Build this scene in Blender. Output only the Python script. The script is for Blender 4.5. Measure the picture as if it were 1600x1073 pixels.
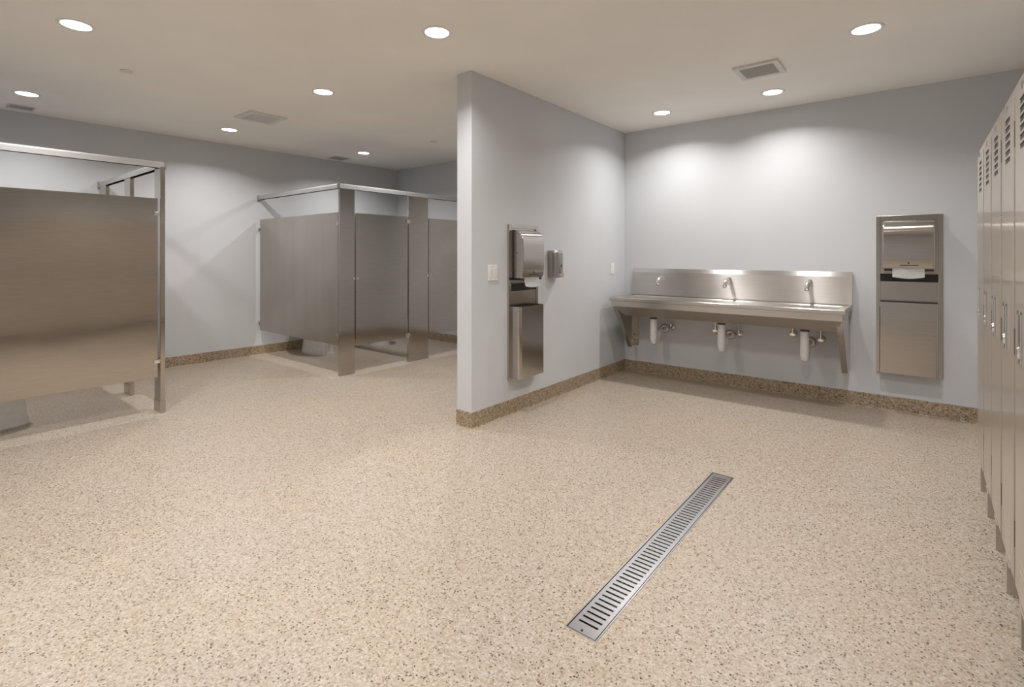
import bpy, bmesh, math, random
from mathutils import Vector, Matrix
for o in list(bpy.data.objects): bpy.data.objects.remove(o)
C = bpy.context.scene.collection
S = bpy.context.scene
PI = math.pi
random.seed(4)

# ------------------------------------------------------------------ camera
cam_d = bpy.data.cameras.new('camera'); cam = bpy.data.objects.new('camera', cam_d); C.objects.link(cam)
cam.location = (0, 0, 1.33)
cam.rotation_euler = (PI/2, 0, math.radians(38.83))
cam_d.sensor_width = 36; cam_d.lens = 793.2/1600*36
cam_d.shift_y = -(536.5-398.1)/1600
cam_d.clip_start = 0.02
S.camera = cam
# ------------------------------------------------------------------ world and exposure
w = bpy.data.worlds.new('world'); S.world = w; w.use_nodes = True
w.node_tree.nodes['Background'].inputs[0].default_value = (0.6, 0.62, 0.66, 1)
w.node_tree.nodes['Background'].inputs[1].default_value = 0.02
S.view_settings.view_transform = 'Standard'; S.view_settings.look = 'None'
S.view_settings.exposure = -0.74; S.view_settings.gamma = 1; S.view_settings.use_curve_mapping = False
LAMP_W = 26.0
LAMP_SPREAD = math.radians(142)
LAMP_COL = (1.0, 0.975, 0.95)

# ------------------------------------------------------------------ materials
def newmat(name):
    m = bpy.data.materials.new(name); m.use_nodes = True
    nt = m.node_tree; return m, nt, nt.nodes['Principled BSDF']
def N(nt, t, **kw):
    n = nt.nodes.new(t)
    for k, v in kw.items():
        if k.startswith('i_'): n.inputs[k[2:].replace('_', ' ')].default_value = v
        else: setattr(n, k, v)
    return n
def ramp(nt, stops, interp='LINEAR'):
    r = nt.nodes.new('ShaderNodeValToRGB'); r.color_ramp.interpolation = interp
    els = r.color_ramp.elements
    while len(els) < len(stops): els.new(0.5)
    for e, (p, c) in zip(els, stops):
        e.position = p; e.color = (*c, 1) if len(c) == 3 else c
    return r
def objcoord(nt, scale=(1, 1, 1)):
    tc = nt.nodes.new('ShaderNodeTexCoord'); mp = nt.nodes.new('ShaderNodeMapping')
    mp.inputs['Scale'].default_value = scale
    nt.links.new(tc.outputs['Object'], mp.inputs['Vector']); return mp.outputs['Vector']
def paint(name, col, rough=0.55, bump=0.02, scale=180, spec=0.4, coat=0.0):
    m, nt, b = newmat(name); v = objcoord(nt)
    n = N(nt, 'ShaderNodeTexNoise'); n.inputs['Scale'].default_value = 1.3; n.inputs['Detail'].default_value = 3
    nt.links.new(v, n.inputs['Vector'])
    r = ramp(nt, [(0.3, [c*0.97 for c in col]), (0.7, [min(1, c*1.03) for c in col])])
    nt.links.new(n.outputs['Fac'], r.inputs['Fac']); nt.links.new(r.outputs['Color'], b.inputs['Base Color'])
    b.inputs['Roughness'].default_value = rough; b.inputs['Specular IOR Level'].default_value = spec
    b.inputs['Coat Weight'].default_value = coat; b.inputs['Coat Roughness'].default_value = 0.12
    if bump:
        n2 = N(nt, 'ShaderNodeTexNoise'); n2.inputs['Scale'].default_value = scale; nt.links.new(v, n2.inputs['Vector'])
        bp = N(nt, 'ShaderNodeBump'); bp.inputs['Strength'].default_value = bump; bp.inputs['Distance'].default_value = 0.002
        nt.links.new(n2.outputs['Fac'], bp.inputs['Height']); nt.links.new(bp.outputs['Normal'], b.inputs['Normal'])
    return m
def steel(name, col=(0.50, 0.465, 0.425), rough=0.24, aniso=0.45, rough_dir=(0, 0, 1), streak=(3, 3, 160), wave=0.0, streak_amt=0.05):
    """brushed steel: rough_dir is the direction reflections smear along"""
    m, nt, b = newmat(name)
    b.inputs['Metallic'].default_value = 1; b.inputs['Anisotropic'].default_value = aniso
    cv = N(nt, 'ShaderNodeCombineXYZ')
    for i in range(3): cv.inputs[i].default_value = rough_dir[i]
    nt.links.new(cv.outputs[0], b.inputs['Tangent'])
    v = objcoord(nt, streak)
    n = N(nt, 'ShaderNodeTexNoise'); n.inputs['Scale'].default_value = 2.0; n.inputs['Detail'].default_value = 4
    nt.links.new(v, n.inputs['Vector'])
    r = ramp(nt, [(0.3, [c*(1-streak_amt) for c in col]), (0.7, [c*(1+streak_amt) for c in col])])
    nt.links.new(n.outputs['Fac'], r.inputs['Fac']); nt.links.new(r.outputs['Color'], b.inputs['Base Color'])
    mr = N(nt, 'ShaderNodeMapRange'); mr.inputs['To Min'].default_value = rough*0.88; mr.inputs['To Max'].default_value = rough*1.12
    nt.links.new(n.outputs['Fac'], mr.inputs['Value']); nt.links.new(mr.outputs['Result'], b.inputs['Roughness'])
    if wave:
        v2 = objcoord(nt)
        n2 = N(nt, 'ShaderNodeTexNoise'); n2.inputs['Scale'].default_value = 2.2; n2.inputs['Detail'].default_value = 1
        nt.links.new(v2, n2.inputs['Vector'])
        bp = N(nt, 'ShaderNodeBump'); bp.inputs['Strength'].default_value = wave; bp.inputs['Distance'].default_value = 0.02
        nt.links.new(n2.outputs['Fac'], bp.inputs['Height']); nt.links.new(bp.outputs['Normal'], b.inputs['Normal'])
    return m
def plain(name, col, rough=0.4, metal=0.0, emit=0.0):
    m, nt, b = newmat(name); v = objcoord(nt)
    n = N(nt, 'ShaderNodeTexNoise'); n.inputs['Scale'].default_value = 30; nt.links.new(v, n.inputs['Vector'])
    r = ramp(nt, [(0.3, [c*0.95 for c in col]), (0.7, [min(1, c*1.05) for c in col])])
    nt.links.new(n.outputs['Fac'], r.inputs['Fac']); nt.links.new(r.outputs['Color'], b.inputs['Base Color'])
    b.inputs['Roughness'].default_value = rough; b.inputs['Metallic'].default_value = metal
    if emit:
        b.inputs['Emission Color'].default_value = (1, 0.985, 0.96, 1); b.inputs['Emission Strength'].default_value = emit
    return m
def flake(name, gain, rough, size=1.0, tint=(1, 1, 1), dark=.075, blend=.5, spk=128):
    """seamless epoxy floor full of colour chips"""
    m, nt, b = newmat(name); v = objcoord(nt)
    nz = N(nt, 'ShaderNodeTexNoise'); nz.inputs['Scale'].default_value = 60; nt.links.new(v, nz.inputs['Vector'])
    mx = N(nt, 'ShaderNodeMix', data_type='VECTOR'); mx.inputs['Factor'].default_value = 0.012
    nt.links.new(v, mx.inputs[4]); nt.links.new(nz.outputs['Color'], mx.inputs[5])
    vec = mx.outputs[1]
    def g(c): return [min(1, x*gain*k) for x, k in zip(c, tint)]
    def layer(scale, stops):
        vo = N(nt, 'ShaderNodeTexVoronoi'); vo.inputs['Scale'].default_value = scale/size; nt.links.new(vec, vo.inputs['Vector'])
        sp = N(nt, 'ShaderNodeSeparateColor'); nt.links.new(vo.outputs['Color'], sp.inputs[0])
        r = ramp(nt, stops, 'CONSTANT'); nt.links.new(sp.outputs[0], r.inputs['Fac']); return r, sp
    A, _ = layer(112, [(0, g((.50, .375, .265))), (.18, g((.62, .49, .365))), (.42, g((.70, .575, .45))), (.68, g((.78, .67, .55))), (.90, g((.86, .79, .70)))])
    B, _ = layer(175, [(0, g((.40, .28, .18))), (.10, g((.62, .49, .36))), (.45, g((.74, .62, .50))), (.80, g((.82, .73, .62)))])
    D, sp = layer(spk*size, [(0, (1, 1, 1)), (dark, (.0, .0, .0)), (.9, (0, 0, 0))])
    mA = N(nt, 'ShaderNodeMix', data_type='RGBA'); mA.inputs['Factor'].default_value = blend
    nt.links.new(A.outputs['Color'], mA.inputs[6]); nt.links.new(B.outputs['Color'], mA.inputs[7])
    dk = ramp(nt, [(0, g((.055, .04, .03))), (.6, g((.30, .21, .145)))]); nt.links.new(sp.outputs[1], dk.inputs['Fac'])
    v3 = N(nt, 'ShaderNodeTexVoronoi'); v3.inputs['Scale'].default_value = spk; nt.links.new(vec, v3.inputs['Vector'])
    near = N(nt, 'ShaderNodeMapRange'); near.inputs['From Min'].default_value = 0.41; near.inputs['From Max'].default_value = 0.48
    near.inputs['To Min'].default_value = 1; near.inputs['To Max'].default_value = 0
    nt.links.new(v3.outputs['Distance'], near.inputs['Value'])
    mu = N(nt, 'ShaderNodeMath', operation='MULTIPLY'); nt.links.new(D.outputs['Color'], mu.inputs[0]); nt.links.new(near.outputs['Result'], mu.inputs[1])
    mB = N(nt, 'ShaderNodeMix', data_type='RGBA'); nt.links.new(mu.outputs[0], mB.inputs['Factor'])
    nt.links.new(mA.outputs[2], mB.inputs[6]); nt.links.new(dk.outputs['Color'], mB.inputs[7])
    bl = N(nt, 'ShaderNodeTexNoise'); bl.inputs['Scale'].default_value = 1.6; bl.inputs['Detail'].default_value = 5; nt.links.new(v, bl.inputs['Vector'])
    br = ramp(nt, [(0.35, (.96, .97, .99)), (0.65, (1.0, .985, .965))]); nt.links.new(bl.outputs['Fac'], br.inputs['Fac'])
    mC = N(nt, 'ShaderNodeMix', data_type='RGBA', blend_type='MULTIPLY'); mC.inputs['Factor'].default_value = 1
    nt.links.new(mB.outputs[2], mC.inputs[6]); nt.links.new(br.outputs['Color'], mC.inputs[7])
    nt.links.new(mC.outputs[2], b.inputs['Base Color'])
    b.inputs['Roughness'].default_value = rough; b.inputs['Specular IOR Level'].default_value = 0.45
    bp = N(nt, 'ShaderNodeBump'); bp.inputs['Strength'].default_value = 0.25; bp.inputs['Distance'].default_value = 0.002
    nt.links.new(v3.outputs['Distance'], bp.inputs['Height']); nt.links.new(bp.outputs['Normal'], b.inputs['Normal'])
    return m

MW = paint('wall_paint', (.615, .63, .655), .5, .03)
MC = paint('ceiling_paint', (.90, .875, .83), .7, .03)
MF = flake('flake_floor', 0.64, 0.36, .74, (1, 1.02, 1.04), .165, .36, 122)
MBASE = flake('flake_base', 0.56, 0.42, 1.25, (1, .95, .84), .3, .12, 92)
MS_V = steel('steel_stall_front', rough=.15, aniso=.6, rough_dir=(0, 1, 0), streak=(3, 3, 60), wave=.16)
MS_SIDE = steel('steel_stall_side', rough=.25, aniso=.6, rough_dir=(0, 0, 1), streak=(3.3, 3.3, .5), wave=.08, streak_amt=.05)
MS_RAIL = steel('aluminium_rail', (.58, .58, .58), .5, .1, streak=(2, 2, 80))
MS = steel('steel_brushed', rough=.17, aniso=.4, wave=.04)
MS_SINK = steel('steel_sink', (.56, .53, .50), .30, .8, (0, .7, .7), (1.5, 3, 120))
MS_BS = steel('steel_backsplash', (.66, .635, .615), .33, 1.0, (0, 0, 1), (1.5, 3, 120))
MS_C = steel('steel_cover', (.52, .49, .46), .18, .75, (.7, .7, 0), (3, 3, 60), .08)
MS_DRAIN = steel('steel_drain', (.66, .65, .65), .26, .3, (1, 0, 0), (3, 90, 3))
MCH = plain('chrome', (.78, .77, .76), .12, 1)
MNICK = plain('dull_nickel', (.60, .56, .51), .3, 1)
MDARK = plain('dark_gap', (.02, .018, .016), .5)
MWHITE = plain('white_plastic', (.80, .80, .79), .4)
MPVC = plain('white_pipe_cover', (.80, .80, .80), .45)
MPAPER = plain('white_paper', (.85, .85, .84), .8)
MPORC = plain('porcelain', (.80, .80, .80), .15)
MLOCK = paint('locker_enamel', (.43, .375, .315), .3, .02, 400, .5, .6)
MVENT = plain('vent_white', (.70, .69, .67), .5)
MGRILLE = plain('grille_grey', (.42, .40, .38), .6)
MGRILLED = plain('grille_dark', (.10, .10, .10), .6)
MLENS = plain('lamp_lens', (.9, .9, .9), .4, 0, 16.0)
MTRIM = plain('lamp_trim', (.80, .80, .79), .45)
MSHOE = steel('steel_shoe', (.50, .48, .46), .25, .2)

# ------------------------------------------------------------------ mesh helpers
class MB:
    def __init__(s): s.bm = bmesh.new()
    def _add(s, t):
        me = bpy.data.meshes.new('t'); t.to_mesh(me); t.free(); s.bm.from_mesh(me); bpy.data.meshes.remove(me); return s
    def box(s, x0, y0, z0, x1, y1, z1, bev=0, seg=2):
        t = bmesh.new(); bmesh.ops.create_cube(t, size=1)
        for v in t.verts:
            v.co = Vector(((x0+x1)/2+v.co.x*(x1-x0), (y0+y1)/2+v.co.y*(y1-y0), (z0+z1)/2+v.co.z*(z1-z0)))
        if bev: bmesh.ops.bevel(t, geom=t.edges[:], offset=bev, segments=seg, affect='EDGES', profile=.6)
        return s._add(t)
    def loft(s, loops, cap0=True, cap1=True):
        t = bmesh.new(); rings = [[t.verts.new(p) for p in L] for L in loops]
        n = len(rings[0])
        for a, b in zip(rings, rings[1:]):
            for i in range(n): t.faces.new((a[i], a[(i+1) % n], b[(i+1) % n], b[i]))
        if cap0: t.faces.new(rings[0])
        if cap1: t.faces.new(rings[-1])
        bmesh.ops.recalc_face_normals(t, faces=t.faces[:])
        return s._add(t)
    def prism(s, poly, axis, a, b, bev=0):
        def P(u, v, k): return {'x': (k, u, v), 'y': (u, k, v), 'z': (u, v, k)}[axis]
        t = bmesh.new()
        r0 = [t.verts.new(P(u, v, a)) for u, v in poly]; r1 = [t.verts.new(P(u, v, b)) for u, v in poly]
        n = len(poly)
        for i in range(n): t.faces.new((r0[i], r0[(i+1) % n], r1[(i+1) % n], r1[i]))
        t.faces.new(r0); t.faces.new(r1)
        bmesh.ops.recalc_face_normals(t, faces=t.faces[:])
        if bev: bmesh.ops.bevel(t, geom=t.edges[:], offset=bev, segments=2, affect='EDGES', profile=.6)
        return s._add(t)
    def tube(s, pts, r, seg=14, cap=True):
        pts = [Vector(p) for p in pts]; rs = r if isinstance(r, (list, tuple)) else [r]*len(pts)
        loops = []; up = None
        for i, p in enumerate(pts):
            d = (pts[min(i+1, len(pts)-1)]-pts[max(i-1, 0)]).normalized()
            if up is None: up = Vector((0, 0, 1)) if abs(d.z) < .9 else Vector((0, 1, 0))
            a = d.cross(up).normalized(); up = a.cross(d).normalized()
            loops.append([p+(a*math.cos(2*PI*k/seg)+up*math.sin(2*PI*k/seg))*rs[i] for k in range(seg)])
        return s.loft(loops, cap, cap)
    def cyl(s, p0, p1, r0, r1=None, seg=20): return s.tube([p0, p1], [r0, r0 if r1 is None else r1], seg)
    def disc_ring(s, cx, cy, prof, seg=40, cap0=False, cap1=False):
        """lathe a list of (radius, z) about the vertical axis"""
        return s.loft([[(cx+r*math.cos(2*PI*k/seg), cy+r*math.sin(2*PI*k/seg), z) for k in range(seg)] for r, z in prof], cap0, cap1)
    def build(s, name, mat, parent=None, smooth=32, fix=True):
        if fix: bmesh.ops.recalc_face_normals(s.bm, faces=s.bm.faces[:])
        me = bpy.data.meshes.new(name); s.bm.to_mesh(me); s.bm.free()
        me.materials.append(mat)
        for p in me.polygons: p.use_smooth = True
        me.set_sharp_from_angle(angle=math.radians(smooth))
        o = bpy.data.objects.new(name, me); C.objects.link(o)
        wn = o.modifiers.new('weighted_normal', 'WEIGHTED_NORMAL'); wn.keep_sharp = True; wn.weight = 90
        if parent is not None: o.parent = parent
        return o
def tag(o, label, cat, group=None):
    o['label'] = label; o['category'] = cat
    if group: o['group'] = group
    return o
def thing(name, label, cat, loc=(0, 0, 0), rz=0, group=None):
    o = bpy.data.objects.new(name, None); o.empty_display_size = .1; C.objects.link(o)
    o.location = loc; o.rotation_euler = (0, 0, rz)
    return tag(o, label, cat, group)
def struct(name, mb, mat):
    o = mb.build(name, mat); o['kind'] = 'structure'; return o
def copy_tree(o, parent=None):
    c = o.copy(); C.objects.link(c)
    if parent is not None: c.parent = parent
    for ch in list(o.children): copy_tree(ch, c)
    return c
def arc(cx, cy, r, a0, a1, n):
    return [(cx+r*math.cos(math.radians(a0+(a1-a0)*i/n)), cy+r*math.sin(math.radians(a0+(a1-a0)*i/n))) for i in range(n+1)]

# ------------------------------------------------------------------ the room
H = 2.741
YW = 5.412                       # wall with the sink
PX0, PX1, PY = -2.83, -2.675, 2.83   # short dividing wall
XR = 0.70
YB = -1.5
def xl(y): return -6.94+(y-0.73)*0.0235   # left wall, a hair off square
DX0, DX1, DY0, DY1 = -0.993, -0.868, 1.536, 3.188   # drain
fl = bmesh.new()
xs = [-7.3, DX0, DX1, 1.0]; ys = [-1.8, DY0, DY1, 5.6]
gv = [[fl.verts.new((x, y, 0)) for y in ys] for x in xs]
for i in range(3):
    for j in range(3):
        if not (i == 1 and j == 1): fl.faces.new((gv[i][j], gv[i+1][j], gv[i+1][j+1], gv[i][j+1]))
fm = MB(); fm.bm.free(); fm.bm = fl
for f in fl.faces:
    if f.normal.z < 0: f.normal_flip()
o = fm.build('floor', MF, fix=False); o['kind'] = 'structure'
struct('ceiling', MB().box(-7.3, -1.8, H, 1.0, 5.6, H+.1), MC)
struct('wall_back', MB().box(-7.2, YW, 0, .9, YW+.15, H), MW)
struct('wall_left', MB().prism([(xl(-1.6), -1.6), (xl(5.5), 5.5), (xl(5.5)-.15, 5.5), (xl(-1.6)-.15, -1.6)], 'z', 0, H), MW)
struct('wall_right', MB().box(XR, -1.7, 0, XR+.15, 5.5, H), MW)
struct('wall_front', MB().box(-4.2, YB-.15, 0, .9, YB, H).box(-7.2, YB-.15, 0, -4.2, 0, H), MW)
struct('wall_partition', MB().box(PX0, PY, 0, PX1, YW+.02, H, .004), MW)
BH = .123
def cove(h=BH, t=.005, r=.010):
    return [(0, 0), (0, h), (t*.6, h), (t, h-.002), (t, r)] + [(t+r-r*math.cos(a), r-r*math.sin(a)) for a in (.4, .8, 1.2, 1.5708)] + [(t+r, 0)]
def base_run(name, p0, p1, n):
    """cove base from p0 to p1 on a wall facing n"""
    lo = []
    for p in (p0, p1): lo.append([(p[0]+n[0]*u, p[1]+n[1]*u, v) for u, v in cove()])
    b = MB().loft(lo); return struct(name, b, MBASE)
base_run('baseboard_back', (PX1, YW), (XR, YW), (0, -1))
base_run('baseboard_back_stalls', (-6.9, YW), (PX0, YW), (0, -1))
base_run('baseboard_left', (xl(0), 0), (xl(YW), YW), (1, 0))
base_run('baseboard_right', (XR, YB), (XR, YW), (-1, 0))
pr = MB()
lo = []
for (cx, cy), (dx, dy) in (((PX1, YW), (1, 0)), ((PX1, PY), (1, -1)), ((PX0, PY), (-1, -1)), ((PX0, YW), (-1, 0))):
    lo.append([(cx+dx*u, cy+dy*u, v) for u, v in cove()])
struct('baseboard_partition', pr.loft(lo), MBASE)

# ------------------------------------------------------------------ recessed ceiling lights
def make_lamp():
    t = thing('recessed_light', 'lamp', 'ceiling light')
    MB().disc_ring(0, 0, [(.072, .004), (.076, -.004), (.082, -.006), (.094, -.004), (.097, .001)]).build('trim_ring', MTRIM, t)
    MB().disc_ring(0, 0, [(.0735, .002), (.073, -.0015), (.05, -.0025), (.001, -.003)], cap0=True, cap1=True).build('lens', MLENS, t)
    ld = bpy.data.lights.new('lamp_light', 'AREA'); ld.shape = 'DISK'; ld.size = .13; ld.energy = LAMP_W; ld.color = LAMP_COL; ld.spread = LAMP_SPREAD
    lo_ = bpy.data.objects.new('lamp_light', ld); C.objects.link(lo_); lo_.parent = t; lo_.location = (0, 0, -.008)
    return t
LAMPS = [(-4.04, .75, 'round ceiling light nearest the camera above the left stall, high at the top left'),
 (-6.1, .80, 'round ceiling light beside the small dark slotted grille at the far left'),
 (-2.39, 2.21, 'round ceiling light just in front of the end of the dividing wall'),
 (-4.03, 2.40, 'round ceiling light in the middle of the aisle between the left and right stalls'),
 (-6.07, 2.46, 'round ceiling light just left of the flush square white ceiling fan cover'),
 (-6.01, 4.19, 'round ceiling light farthest back, above the right stalls near the rear corner'),
 (-.265, 3.86, 'round ceiling light nearest the lockers, at the upper right'),
 (-1.0, 4.85, 'round ceiling light over the right half of the trough sink, below the grey vent'),
 (-2.0, 4.86, 'round ceiling light over the left end of the trough sink near the wall corner')]
HID = [(-2.4, .55), (-.45, 2.0), (-.9, .1), (-2.6, -.9), (-4.03, 4.19)]
lamp0 = None
for i, (x, y, lab) in enumerate(LAMPS):
    t = make_lamp() if i == 0 else copy_tree(lamp0)
    if i == 0: lamp0 = t
    t.location = (x, y, H); t['label'] = lab; t['group'] = 'recessed ceiling lights'
    if i >= 7:                       # the pair over the sink is dimmed a little
        for ch in t.children:
            if ch.type == 'LIGHT': ch.data = ch.data.copy(); ch.data.energy = LAMP_W*.72
for x, y in HID:
    t = copy_tree(lamp0); t.location = (x, y, H)
    t['label'] = 'round ceiling light hidden from this view'; t['group'] = 'recessed lights out of view'

# ------------------------------------------------------------------ vents and sprinkler covers
def vent(name, lab, cx, cy, sx, sy, bord, mg, drop, slats, along='x', frame=MVENT, cat='ceiling vent'):
    t = thing(name, lab, cat, (cx, cy, H))
    f = MB(); x, y = sx/2, sy/2
    f.box(-x, -y, -drop, x, -y+bord, 0, .002).box(-x, y-bord, -drop, x, y, 0, .002)
    f.box(-x, -y+bord, -drop, -x+bord, y-bord, 0, .002).box(x-bord, -y+bord, -drop, x, y-bord, 0, .002)
    f.build('frame', frame, t)
    MB().box(-x+bord, -y+bord, -.0015, x-bord, y-bord, -.0002).build('backing', MGRILLED if slats[1] < .5 else mg, t)
    g = MB(); n = slats[0]; L = (sx if along == 'x' else sy)-2*bord
    for k in range(n):
        c = -L/2+L*(k+.5)/n; wd = L/n*slats[1]/2
        if along == 'x': g.box(c-wd, -y+bord, -drop*.8, c+wd, y-bord, -.0015)
        else: g.box(-x+bord, c-wd, -drop*.8, x-bord, c+wd, -.0015)
    g.build('grille', mg, t)
    return t
vent('ceiling_vent', 'grey square exhaust grille in a white frame, above the trough sink', -.955, 4.185, .31, .31, .038, MGRILLE, .016, (26, .72), 'y')
vent('ceiling_vent', 'flush pale square fan cover in the ceiling, in front of the left wall', -5.27, 2.44, .37, .37, .05, MVENT, .014, (22, .6), 'x')
vent('ceiling_vent', 'dim grey square vent in the ceiling above the right stalls', -6.6, 4.18, .24, .24, .012, MGRILLE, .008, (14, .6), 'x')
vent('ceiling_grille', 'small dark slotted rectangular grille at the far left ceiling edge', -6.69, .835, .17, .19, .010, MVENT, .008, (13, .42), 'y')
for x, y, lab in ((-4.75, 1.18, 'small flat round sprinkler cover on the ceiling above the left stall'),
                  (-4.72, 4.31, 'small flat round sprinkler cover on the ceiling beside the dividing wall')):
    o = MB().disc_ring(0, 0, [(.040, 0), (.042, -.003), (.040, -.007), (.001, -.008)], cap0=True, cap1=True).build('sprinkler_cover', MVENT)
    o.location = (x, y, H); tag(o, lab, 'sprinkler', 'concealed sprinkler covers')

# ------------------------------------------------------------------ toilet stalls
def hinge(parent, x, y, z, ax):
    """small bright hinge block astride a gap; ax = direction across the gap"""
    b = MB()
    if ax == 'y': b.box(x-.006, y-.030, z-.018, x+.012, y-.004, z+.018, .003).box(x-.006, y+.004, z-.018, x+.012, y+.030, z+.018, .003).cyl((x+.008, y, z-.028), (x+.008, y, z+.028), .007)
    else: b.box(x-.030, y-.006, z-.018, x-.004, y+.012, z+.018, .003).box(x+.004, y-.006, z-.018, x+.030, y+.012, z+.018, .003).cyl((x, y+.008, z-.028), (x, y+.008, z+.028), .007)
    return b.build('hinge', MCH, parent)
def pil(parent, x0, y0, x1, y1, shoe=.09, mat=MS_V):
    p = MB().box(x0, y0, .004, x1, y1, 2.075, .004).build('pilaster', mat, parent)
    MB().box(x0-.003, y0-.003, 0, x1+.003, y1+.003, shoe, .004).build('shoe', MSHOE, p)
    return p
# right-hand pair of stalls
t = thing('toilet_stall', 'double stainless steel toilet stall with two doors beside the dividing wall', 'toilet stall', (-4.965, 3.15, 0))
oX, oY = -4.965, 3.15
pil(t, -.022, 0, .012, .185, .02); pil(t, -.022, .957, .012, 1.277, .085); pil(t, -.022, 2.02, .012, YW-oY-.02, .085)
for y0, y1, hy, ly in ((.203, .943, .950, .194), (1.293, 2.004, 2.012, 1.285)):
    d = MB().box(-.018, y0, .305, .008, y1, 1.802, .003).build('door', MS_V, t)
    hinge(d, .008, hy, 1.745, 'y'); hinge(d, .008, hy, .335, 'y')
    MB().box(.006, ly-.034, 1.050, .022, ly-.006, 1.078, .003).build('keeper', MCH, d)
    MB().box(.006, ly+.010, 1.052, .020, ly+.040, 1.076, .003).cyl((.018, ly+.024, 1.064), (.028, ly+.024, 1.064), .009).build('latch', MCH, d)
xw = xl(oY)-oX
sp = MB().box(xw+.045, .004, .33, -.030, .029, 1.80, .003).build('side_panel', MS_SIDE, t)
dv = MB().box(xw+.075, 1.10, .33, -.030, 1.125, 1.80, .003).build('divider_panel', MS_SIDE, t)
for z in (1.675, .44):
    MB().box(xw+.004, .004, z-.018, xw+.06, .038, z+.018, .003).cyl((xw+.03, -.004, z), (xw+.03, .01, z), .011).build('wall_bracket', MNICK, t)
    MB().box(-.05, -.004, z-.02, -.022, .006, z+.02, .003).build('panel_bracket', MCH, t)
hr = [(-.018, 2.062), (.022, 2.062), (.022, 2.100), (.016, 2.114), (-.012, 2.114), (-.018, 2.100)]
MB().prism([(u-.006, v) for u, v in hr], 'y', -.008, YW-oY-.006).build('headrail', MS_RAIL, t)
MB().prism([(u+.010, v) for u, v in hr], 'x', xw+.012, -.024).build('headrail', MS_RAIL, t)
MB().box(xw+.002, -.014, 2.05, xw+.02, .042, 2.122, .003).build('rail_flange', MNICK, t)
MB().box(-.026, -.012, 2.060, .020, -.006, 2.118, .002).build('rail_corner_cap', MSHOE, t)
# left-hand stall
L = thing('toilet_stall', 'wide stainless steel toilet stall cut off by the left edge of the view', 'toilet stall', (-5.0, 1.49, 0))
pil(L, -.13, -.018, .018, .018, .10); pil(L, -1.0, -.016, -.82, .016, .10)
xw2 = xl(1.49)+5.0
pil(L, xw2+.02, -.016, xw2+.27, .016, .10)
fp = MB().box(-.028, -1.484, .30, -.002, -.030, 1.806, .004).build('front_panel', MS_V, L)
for z in (1.675, .435):
    MB().box(-.004, -.058, z-.016, .008, -.014, z+.016, .003).build('panel_bracket', MCH, L)
d = MB().box(-.81, -.013, .305, -.14, .013, 1.80, .003).build('door', MS_SIDE, L)
hinge(d, -.815, .012, 1.74, 'x'); hinge(d, -.815, .012, .34, 'x')
MB().box(-.17, .012, 1.05, -.142, .03, 1.08, .003).build('latch', MCH, d)
MB().box(xw2+.28, -.013, .305, -1.01, .013, 1.80, .003).build('side_panel', MS_SIDE, L)
MB().prism([(u-.005, v) for u, v in hr], 'y', -1.488, .012).build('headrail', MS_RAIL, L)
MB().prism([(u, v) for u, v in hr], 'x', xw2+.012, -.026).build('headrail', MS_RAIL, L)
MB().box(xw2+.002, -.028, 2.05, xw2+.02, .030, 2.122, .003).build('rail_flange', MNICK, L)
MB().box(-.004, .012, 2.05, .022, .024, 2.124, .003).build('rail_corner_cap', MSHOE, L)

# ------------------------------------------------------------------ toilets (local: back at y=0, front towards -y)
def ell(cx, cy, rx, ry, z, n=36, sq=2.0):
    out = []
    for k in range(n):
        a = 2*PI*k/n; c, s_ = math.cos(a), math.sin(a)
        out.append((cx+rx*math.copysign(abs(c)**(2/sq), c), cy+ry*math.copysign(abs(s_)**(2/sq), s_), z))
    return out
def make_toilet():
    t = thing('toilet', 'toilet', 'toilet')
    b = MB()
    b.loft([ell(0, -.43, .135, .30, 0, sq=2.6), ell(0, -.43, .135, .30, .012, sq=2.6), ell(0, -.43, .130, .292, .05, sq=2.5), ell(0, -.43, .123, .28, .14, sq=2.4),
            ell(0, -.43, .124, .275, .23, sq=2.3), ell(0, -.44, .17, .29, .30, sq=2.2), ell(0, -.44, .185, .30, .37, sq=2.2), ell(0, -.44, .188, .302, .395, sq=2.2),
            ell(0, -.44, .14, .24, .395, sq=2.2), ell(0, -.44, .12, .2, .33, sq=2.1), ell(0, -.42, .06, .1, .22)])
    b.box(-.12, -.20, .26, .12, -.03, .395, .02)
    body = b.build('bowl', MPORC, t, 50)
    MB().cyl((-.12, -.5, .01), (-.12, -.5, .03), .014).build('bolt_cap', MPORC, body)
    MB().cyl((.12, -.5, .01), (.12, -.5, .03), .014).build('bolt_cap', MPORC, body)
    MB().loft([ell(0, -.44, .19, .305, .397, sq=2.2), ell(0, -.44, .19, .305, .415, sq=2.2), ell(0, -.44, .13, .23, .415, sq=2.2), ell(0, -.44, .13, .23, .397, sq=2.2), ell(0, -.44, .19, .305, .397, sq=2.2)], False, False).build('seat', MWHITE, t, 50)
    MB().tube([(0, -.10, .39), (0, -.10, .62), (0, -.10, .75)], [.017, .017, .024]).cyl((0, -.10, .70), (.14, -.10, .70), .016).cyl((0, -.10, .70), (0, 0, .70), .014).tube([(0, -.12, .70), (0, -.2, .69)], .009).build('flush_valve', MCH, t)
    return t
toi = make_toilet(); toi.location = (xl(3.72)+.012, 3.74, 0); toi.rotation_euler = (0, 0, PI/2)
toi['label'] = 'white toilet glimpsed under the side panel of the right stalls'; toi['group'] = 'toilets behind the stall panels'
t2 = copy_tree(toi); t2.location = (xl(4.66)+.012, 4.66, 0); t2['label'] = 'white toilet glimpsed under the first door of the right stalls'
t3 = copy_tree(toi); t3.location = (-5.56, .012, 0); t3.rotation_euler = (0, 0, PI); t3['label'] = 'white toilet base showing under the left stall panel at the frame edge'

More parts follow.
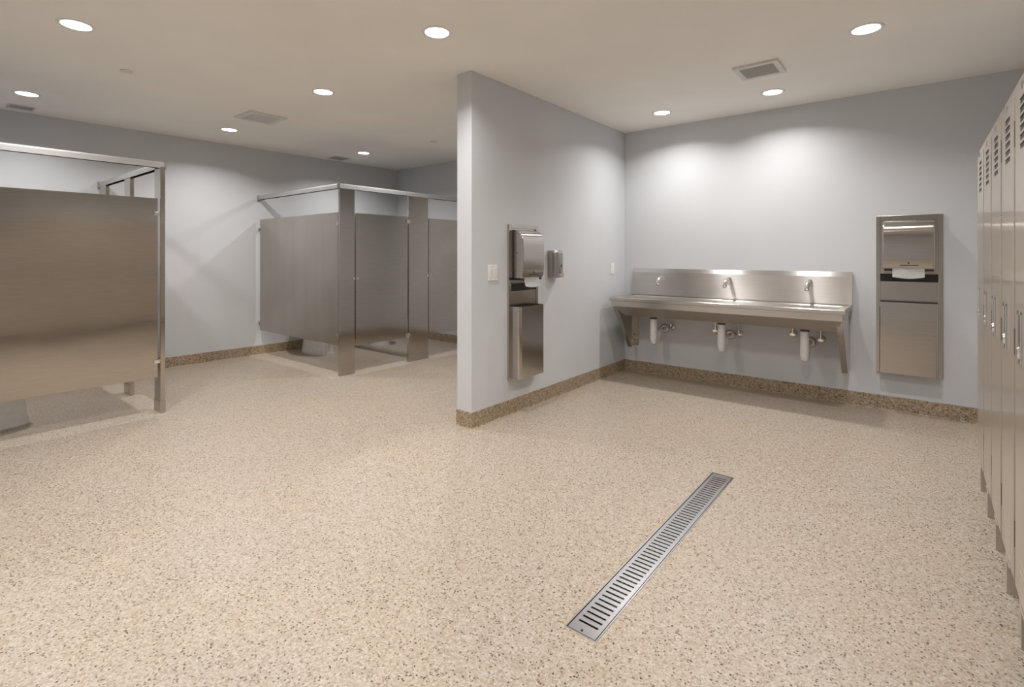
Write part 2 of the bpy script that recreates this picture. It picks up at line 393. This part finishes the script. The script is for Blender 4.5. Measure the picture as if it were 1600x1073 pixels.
# ------------------------------------------------------------------ trough sink
SX0, SX1, SYF = -2.565, -.470, 4.825
def rect(x0, x1, y0, y1, z): return [(x0, y0, z), (x1, y0, z), (x1, y1, z), (x0, y1, z)]
t = thing('trough_sink', 'long stainless steel trough sink with three faucets, fixed to the back wall', 'sink', (0, 0, 0))
cx = (SX0+SX1)/2
OX, OY = cx, YW
t.location = (OX, OY, 0)
def loc(p): return (p[0]-OX, p[1]-OY, p[2])
loops = [rect(-2.45, -.58, 5.0, 5.27, .765), rect(-2.485, -.545, 4.925, 5.30, .80), rect(-2.50, -.532, 4.902, 5.315, .868), rect(-2.505, -.527, 4.892, 5.322, .878),
         rect(SX0+.006, SX1-.006, SYF+.006, 5.408, .885), rect(SX0, SX1, SYF, 5.408, .880), rect(SX0, SX1, SYF, 5.408, .853), rect(SX0+.018, SX1-.018, SYF+.014, 5.408, .848),
         rect(SX0+.02, SX1-.02, SYF+.016, 5.408, .792), rect(SX0+.03, SX1-.03, SYF+.022, 5.408, .789), rect(-2.45, -.53, 4.97, 5.408, .690)]
MB().loft([[loc(p) for p in L_] for L_ in loops]).build('basin', MS_SINK, t, 20)
b = MB().prism([(-.002, .885), (-.045, .885), (-.045, 1.135), (-.041, 1.141), (-.010, 1.176), (-.002, 1.178)], 'x', SX0+.012-OX, SX1-OX)
b.build('backsplash', MS_BS, t, 20)
for k, (xp, inn) in enumerate(((SX0+.022, 1), (SX1-.022, -1))):
    pl = [(SYF+.035, .80), (-.003+YW, .84), (-.003+YW, .306), (5.23, .306)]
    b = MB().prism([(y-OY, z) for y, z in pl], 'x', xp-.002-OX, xp+.002-OX)
    # front flange follows the sloping edge, rear flange lies on the wall
    f = .042*inn
    (y0, z0), (y1, z1) = pl[0], pl[3]
    b.loft([[(xp-OX, y0-OY, z0), (xp+f-OX, y0-OY, z0), (xp+f-OX, y0+.004-OY, z0), (xp-OX, y0+.004-OY, z0)],
            [(xp-OX, y1-OY, z1), (xp+f-OX, y1-OY, z1), (xp+f-OX, y1+.004-OY, z1), (xp-OX, y1+.004-OY, z1)]])
    xa, xb = sorted((xp, xp+f))
    b.box(xa-OX, -.006, .306, xb-OX, -.002, .80)
    br = b.build('bracket', MS, t, 20)
    xm = (xa+xb)/2-OX
    for zb_ in (.36, .42): MB().cyl((xm, -.006, zb_), (xm, -.016, zb_), .010, seg=6).build('anchor_bolt', MNICK, br)
def make_faucet():
    f = thing('faucet', 'f', 'faucet')
    MB().cyl((0, 0, 0), (0, -.012, 0), .026).cyl((0, -.012, 0), (0, -.03, 0), .020, .016).build('escutcheon', MCH, f, 40)
    pts = [(0, -.02, 0), (0, -.06, .006), (0, -.085, .006)] + [(0, -.085-.05*math.sin(a), .006-.05+.05*math.cos(a)) for a in (.3, .6, .9, 1.15)]
    pts.append((0, -.150, -.055))
    MB().tube(pts, [.0165, .0165, .017, .0175, .018, .0185, .019, .0195], 18).build('spout', MCH, f, 50)
    p = Vector(pts[-1]); MB().cyl(p, p+Vector((0, -.006, -.014)), .0185).build('aerator', MNICK, f)
    return f
FX = (-2.195, -1.505, -.797)
for i, (x, lab) in enumerate(zip(FX, ('chrome wall spout at the left end of the trough sink', 'chrome wall spout at the middle of the trough sink', 'chrome wall spout at the right end of the trough sink'))):
    f = make_faucet() if i == 0 else copy_tree(f0)
    if i == 0: f0 = f
    f.location = (x, YW-.046, 1.078); f['label'] = lab; f['group'] = 'sink faucets'
def make_trap():
    f = thing('drain_trap', 'p', 'drain pipe')
    y = -.30
    MB().cyl((0, y, .6895), (0, y, .655), .036).build('tailpiece_nut', MGRILLED, f)
    c = MB().tube([(0, y, .658), (0, y, .56), (0, y, .50), (0, y+.002, .44), (0, y+.008, .405), (0, y+.014, .388)], [.035, .035, .037, .036, .029, .016], 20)
    c.tube([(0, y+.02, .40), (0, y+.06, .405), (0, y+.10, .44), (0, y+.125, .485), (0, y+.15, .515), (0, y+.19, .522)], [.020, .026, .028, .028, .027, .024], 16)
    c.build('pipe_cover', MPVC, f, 60)
    MB().cyl((0, y+.18, .522), (0, -.002, .522), .019).build('trap_arm', MNICK, f)
    MB().tube([(0, -.001, .522), (0, -.010, .522), (0, -.026, .522)], [.050, .048, .030], 24).build('escutcheon', MNICK, f, 50)
    return f
for i, (x, lab) in enumerate(zip(FX, ('white wrapped drain trap under the left end of the trough sink', 'white wrapped drain trap under the middle of the trough sink', 'white wrapped drain trap under the right end of the trough sink'))):
    f = make_trap() if i == 0 else copy_tree(p0)
    if i == 0: p0 = f
    f.location = (x, YW, 0); f['label'] = lab; f['group'] = 'drain traps'
def make_valve():
    f = thing('shutoff_valve', 'v', 'valve')
    MB().tube([(0, -.001, 0), (0, -.006, 0), (0, -.016, 0)], [.034, .033, .018], 20).build('escutcheon', MNICK, f, 50)
    MB().cyl((0, -.01, 0), (0, -.055, 0), .011).cyl((0, -.045, -.012), (0, -.045, .035), .012).build('valve_body', MCH, f, 50)
    MB().loft([[(.022*math.cos(a), -.058-d, .013*math.sin(a)) for a in [2*PI*k/16 for k in range(16)]] for d in (0, .012)]).build('handle', MCH, f)
    MB().tube([(0, -.045, .03), (0, -.045, .07), (0, -.05, .1035)], .006, 10).build('supply_tube', MCH, f)
    return f
for i, (x, z, lab) in enumerate(((-2.108, .545, 'small shutoff valve right of the left drain trap'), (-1.640, .555, 'small shutoff valve left of the middle drain trap'),
        (-1.415, .540, 'small shutoff valve right of the middle drain trap'), (-.935, .585, 'small shutoff valve left of the right drain trap'), (-.708, .555, 'small shutoff valve right of the right drain trap'))):
    f = make_valve() if i == 0 else copy_tree(v0)
    if i == 0: v0 = f
    f.location = (x, YW, z); f['label'] = lab; f['group'] = 'shutoff valves'

# ------------------------------------------------------------------ towel units (local x along the wall, -y out of it)
def towel_unit(lab, W, z0, z1, loc_, rz, rad=.03):
    t = thing('towel_dispenser', lab, 'paper towel dispenser', loc_, rz, 'towel dispensers with waste bins')
    h = W/2; bd = .030; Ht = z1-z0; o_ = .018
    f = MB()
    f.box(-h, -o_, 0, -h+bd, -.001, Ht, .003).box(h-bd, -o_, 0, h, -.001, Ht, .003)
    f.box(-h+bd, -o_, Ht-.032, h-bd, -.001, Ht, .003).box(-h+bd, -o_, 0, h-bd, -.001, .016, .003)
    f.build('frame', MS, t)
    MB().box(-h+bd, -.006, Ht-.49, h-bd, -.001, Ht-.032).box(-h+bd, -.012, .59, h-bd, -.001, Ht-.56).build('back_panel', MS, t)
    MB().box(-h+bd, -.004, Ht-.56, h-bd, -.001, Ht-.49).box(-h+bd, -.004, .016, h-bd, -.001, .60).build('slot', MDARK, t)
    MB().box(-h+bd, -.026, Ht-.494, h-bd, -.003, Ht-.486, .002).build('slot_lip', MS, t)
    # dispenser cover: side profile extruded across, rounded at the top front
    D = .125; c0, c1 = -h+.050, h-.052; zt, zb = Ht-.045, Ht-.450
    prof = [(-.006, zt)] + [(-.040, zt-.001), (-.062, zt-.006), (-.085, zt-.018), (-.103, zt-.036), (-.115, zt-.060), (-.1225, zt-.095), (-D, zt-.14), (-D-.002, zt-.22), (-D, zt-.30), (-.121, zb+.05), (-.113, zb+.016), (-.098, zb), (-.006, zb)]
    cv = MB(); lo = []
    for k, (xx, s_) in enumerate(((c0, .93), (c0+.0015, .962), (c0+.005, .985), (c0+.011, 1.0), (c1-.011, 1.0), (c1-.005, .985), (c1-.0015, .962), (c1, .93))):
        zc = (zt+zb)/2
        lo.append([(xx, y*s_ if y < -.01 else y, zc+(z-zc)*(1-(1-s_)*.12)) for y, z in prof])
    cv.loft(lo)
    cover = cv.build('dispenser_cover', MS_C, t, 40)
    MB().box(c0+.01, -.098, zb-.018, c1-.006, -.008, zb+.004, .004).build('dispenser_base', MDARK, t)
    MB().box(-.055, -.1205, zb+.026, .065, -.113, zb+.030).prism([(-.008, zb+.052), (.012, zb+.052), (.002, zb+.040)], 'y', -.1235, -.118).build('sight_mark', MDARK, cover)
    MB().cyl((c0-.001, -.06, zb+.21), (c0+.004, -.06, zb+.21), .006).build('lock', MDARK, cover)
    # towel
    pw = .105; tw = MB(); t_ = bmesh.new()
    nx = 24; rows = []
    path = [(-.099, zb+.004), (-.101, zb-.022), (-.106, zb-.045), (-.113, zb-.066)]
    for r, (yy, zz) in enumerate(path):
        rows.append([t_.verts.new((-pw+2*pw*k/nx, yy-.01*math.cos((k/nx-.5)*PI), zz-(.004*(k % 2) if r == 3 else 0)-(.012*math.cos((k/nx-.5)*PI)*r/3))) for k in range(nx+1)])
    for a, c in zip(rows, rows[1:]):
        for k in range(nx): t_.faces.new((a[k], a[k+1], c[k+1], c[k]))
    bmesh.ops.solidify(t_, geom=t_.faces[:], thickness=.0012)
    tw._add(t_); pt = tw.build('paper_towel', MPAPER, t); pt['label'] = 'white paper towel sheet sticking out'
    # waste bin: rounded front corners, open top
    def plan(x0, x1, d, r, z):
        pts = [(x0, -.004)]
        pts += [(x0+r-r*math.cos(a), -d+r-r*math.sin(a)) for a in [k*PI/2/5 for k in range(6)]]
        pts += [(x1-r+r*math.sin(a), -d+r-r*math.cos(a)) for a in [k*PI/2/5 for k in range(6)]]
        pts += [(x1, -.004)]
        return [(x, y, z) for x, y in pts]
    x0, x1 = -h+.026, h-.031
    bl = MB(); zt2 = .612; D2 = .112
    bl.loft([plan(x0+.004, x1-.004, D2-.004, rad-.004, .05), plan(x0+.004, x1-.004, D2-.004, rad-.004, zt2), plan(x0, x1, D2, rad, zt2), plan(x0, x1, D2, rad, .016)], False, True)
    bl.build('waste_bin', MS_C, t, 40)
    MB().loft([plan(x0+.006, x1-.006, D2-.006, rad-.006, zt2-.03), plan(x0+.006, x1-.006, D2-.006, rad-.006, zt2-.028)]).build('bin_dark_sheet', MDARK, t)  # flat dark sheet across the bin, just below its rim
    return t
towel_unit('recessed steel towel dispenser and waste bin right of the trough sink', .442, .323, 1.664, (-.079, YW, .323), 0, .012)
towel_unit('steel towel dispenser and waste bin on the dividing wall, left of the soap dispenser', .412, .288, 1.586, (PX1, 3.468, .288), PI/2)

# soap dispenser (local as above)
t = thing('soap_dispenser', 'small grey soap dispenser on the dividing wall right of the towel dispenser', 'soap dispenser', (PX1, 3.915, 1.12), PI/2)
lo = []
for z, g in ((0, .78), (.004, .88), (.012, .95), (.12, 1.0), (.225, .97), (.242, .9), (.25, .78)):
    hw = .070; D = .105*g
    lo.append([(-hw, -.001, z), (-hw, -D*.62, z), (-hw*.86, -D*.74, z), (-hw*.60, -D*.80, z), (-hw*.5, -D*.97, z), (-hw*.3, -D, z), (hw*.3, -D, z), (hw*.5, -D*.97, z), (hw*.60, -D*.80, z), (hw*.86, -D*.74, z), (hw, -D*.62, z), (hw, -.001, z)])
bd_ = MB().loft(lo).build('body', steel('steel_soap', (.40, .385, .37), .3, .2), t, 40)
MB().loft([[(-.037, -.09, .002), (.037, -.09, .002), (.037, -.110, .006), (-.037, -.110, .006)], [(-.037, -.09, .044), (.037, -.09, .044), (.037, -.114, .036), (-.037, -.114, .036)]]).build('push_lever', MNICK, t)
MB().prism([(-.010, .10), (.014, .10), (.002, .128)], 'y', -.1065, -.102).build('sight_window', MDARK, bd_)

# switch plates
t = thing('light_switch', 'white double switch plate on the dividing wall left of the towel dispenser', 'light switch', (PX1, 3.075, 1.186), PI/2)
MB().box(-.058, -.007, -.062, .058, -.0005, .062, .003).build('cover_plate', MWHITE, t)
for sx in (-.024, .024):
    r = MB().loft([[(sx-.017, -.006, -.034), (sx+.017, -.006, -.034), (sx+.017, -.006, .034), (sx-.017, -.006, .034)], [(sx-.0165, -.008, -.0335), (sx+.0165, -.008, -.0335), (sx+.0165, -.012, .0335), (sx-.0165, -.012, .0335)]]).build('rocker', MWHITE, t)
    MB().cyl((sx, -.007, -.045), (sx, -.0085, -.045), .0035).build('screw', MNICK, t)
t = thing('wall_outlet_plate', 'small white single wall plate on the dividing wall beside the sink', 'switch plate', (PX1, 5.10, 1.178), PI/2)
MB().box(-.036, -.007, -.062, .036, -.0005, .062, .003).build('cover_plate', MWHITE, t)
MB().box(-.017, -.010, -.034, .017, -.006, .034, .002).build('rocker', MWHITE, t)

# ------------------------------------------------------------------ floor drain
t = thing('floor_drain', 'long narrow stainless steel slotted drain grate set in the floor', 'floor drain', ((DX0+DX1)/2, DY0, 0))
hw = (DX1-DX0)/2; Ld = DY1-DY0
fr = MB(); e = .006
fr.box(-hw-.001, -.001, -.03, -hw+.004, Ld+.001, .0015).box(hw-.004, -.001, -.03, hw+.001, Ld+.001, .0015)
fr.box(-hw+.004, -.001, -.03, hw-.004, .004, .0015).box(-hw+.004, Ld-.004, -.03, hw-.004, Ld+.001, .0015)
fr.build('frame', MS_DRAIN, t)
MB().box(-hw, 0, -.034, hw, Ld, -.030).build('channel', MDARK, t)
gr = MB(); gx = hw-.0075; y0, y1 = .0075, Ld-.0075; zt, zb = .0008, -.003
sl = gx-.016; n = 54; m0 = .045; pitch = (Ld-2*m0)/n
def q(x0, y0_, x1, y1_): gr.box(x0, y0_, zb, x1, y1_, zt)
q(-gx, y0, -sl, y1); q(sl, y0, gx, y1)
ed = [y0]
for k in range(n):
    c = m0+pitch*(k+.5); ed += [c-.0045, c+.0045]
ed.append(y1)
for k in range(0, len(ed), 2): q(-sl, ed[k], sl, ed[k+1])
g_ = gr.build('grate', MS_DRAIN, t)
MB().cyl((-.004, .020, .0008), (-.004, .020, .0016), .005).build('screw', MDARK, g_)

# ------------------------------------------------------------------ lockers (local: x=0 face towards -x, y from 0 down to -W)
LW = .366; LT = 1.925; LB = .17
def make_locker():
    t = thing('locker', 'l', 'locker', group='tan steel lockers')
    b = MB(); D = .42; g = .0012
    b.box(.004, -LW+g, LB, D, -g, LT, .002)
    # face frame
    b.box(0, -LW+g, LB, .006, -LW+.020, LT).box(0, -.020, LB, .006, -g, LT).box(0, -LW+.020, LT-.045, .006, -.020, LT).box(0, -LW+.020, LB, .006, -.020, LB+.030)
    b.build('body', MLOCK, t)
    d = MB().box(-.010, -LW+.022, LB+.032, .012, -.022, LT-.048, .003)
    cy = -.198
    sl = MB()
    for zc, up in ((1.828, .0035), (.335, .002)):
        for k in range(6):
            z = zc-k*.029; hy = .058
            # pressed louver hood over a dark slot
            d.loft([[(-.010, cy-hy, z+.009), (-.010, cy+hy, z+.009), (-.010, cy+hy, z+.004), (-.010, cy-hy, z+.004)],
                    [(-.010-up, cy-hy+.006, z+.004), (-.010-up, cy+hy-.006, z+.004), (-.010-up, cy+hy-.006, z+.002), (-.010-up, cy-hy+.006, z+.002)]])
            if zc > 1: sl.box(-.0106, cy-hy+.002, z-.011, -.0095, cy+hy-.002, z+.003)
    door = d.build('door', MLOCK, t, 25)
    sl.build('louver_slots', MDARK, door)
    hc = -.150; hz0, hz1 = .975, 1.148
    h = MB().box(-.0155, hc-.027, hz0, -.010, hc-.021, hz1, .0015).box(-.0155, hc+.021, hz0, -.010, hc+.027, hz1, .0015).box(-.0175, hc-.027, hz1-.012, -.010, hc+.027, hz1+.003, .002).box(-.0155, hc-.021, hz0, -.010, hc+.021, hz0+.008, .0015)
    hd = h.build('handle', MCH, door)
    MB().box(-.0112, hc-.021, hz0+.008, -.0102, hc+.021, hz1-.01).build('recess', plain('recess_grey', (.14, .125, .11), .35, .6), hd)
    MB().loft([ [(-.011, hc+.018*math.cos(a), hz0+.038+.022*math.sin(a)) for a in [2*PI*k/18 for k in range(18)]], [(-.020, hc+.012*math.cos(a), hz0+.038+.016*math.sin(a)) for a in [2*PI*k/18 for k in range(18)]]]).build('latch', MCH, hd, 50)
    MB().loft([[(xx, cy-.0+.026*s_*math.cos(a), 1.868+.014*s_*math.sin(a)) for a in [2*PI*k/24 for k in range(24)]] for xx, s_ in ((-.0095, 1), (-.0118, 1), (-.0125, .9))]).build('number_plate', MCH, door)
    for z in (1.75, 1.03, .36):
        MB().cyl((-.004, -LW+.021, z-.045), (-.004, -LW+.021, z+.045), .0045).build('hinge', plain('hinge_dark', (.16, .135, .11), .4, .5), door)
    for xx in (.002, D-.06):
        MB().box(xx, -.042, .004, xx+.055, -.002, LB+.002, .002).box(xx-.001, -.043, 0, xx+.056, -.001, .006).build('leg', MLOCK, t)
    return t
LABS = ['tan steel locker against the back wall, farthest of the row at right', 'tan steel locker second from the back wall',
        'tan steel locker third from the back wall, just beyond the dark seam', 'tan steel locker fourth from the back wall, just before the dark seam',
        'tan steel locker nearest the camera, cut off by the right frame edge']
LY = [3.924, 3.558, 3.192, 2.819, 2.453]
lk0 = None
for i in range(9):
    t = make_locker() if i == 0 else copy_tree(lk0)
    if i == 0: lk0 = t
    y = LY[i] if i < 5 else 2.453-.366*(i-4)
    t.location = (.262, y, 0)
    t['label'] = LABS[i] if i < 5 else 'tan steel locker further along the row, beyond the right frame edge'
    t['group'] = 'tan steel lockers' if i < 5 else 'lockers beyond the frame'
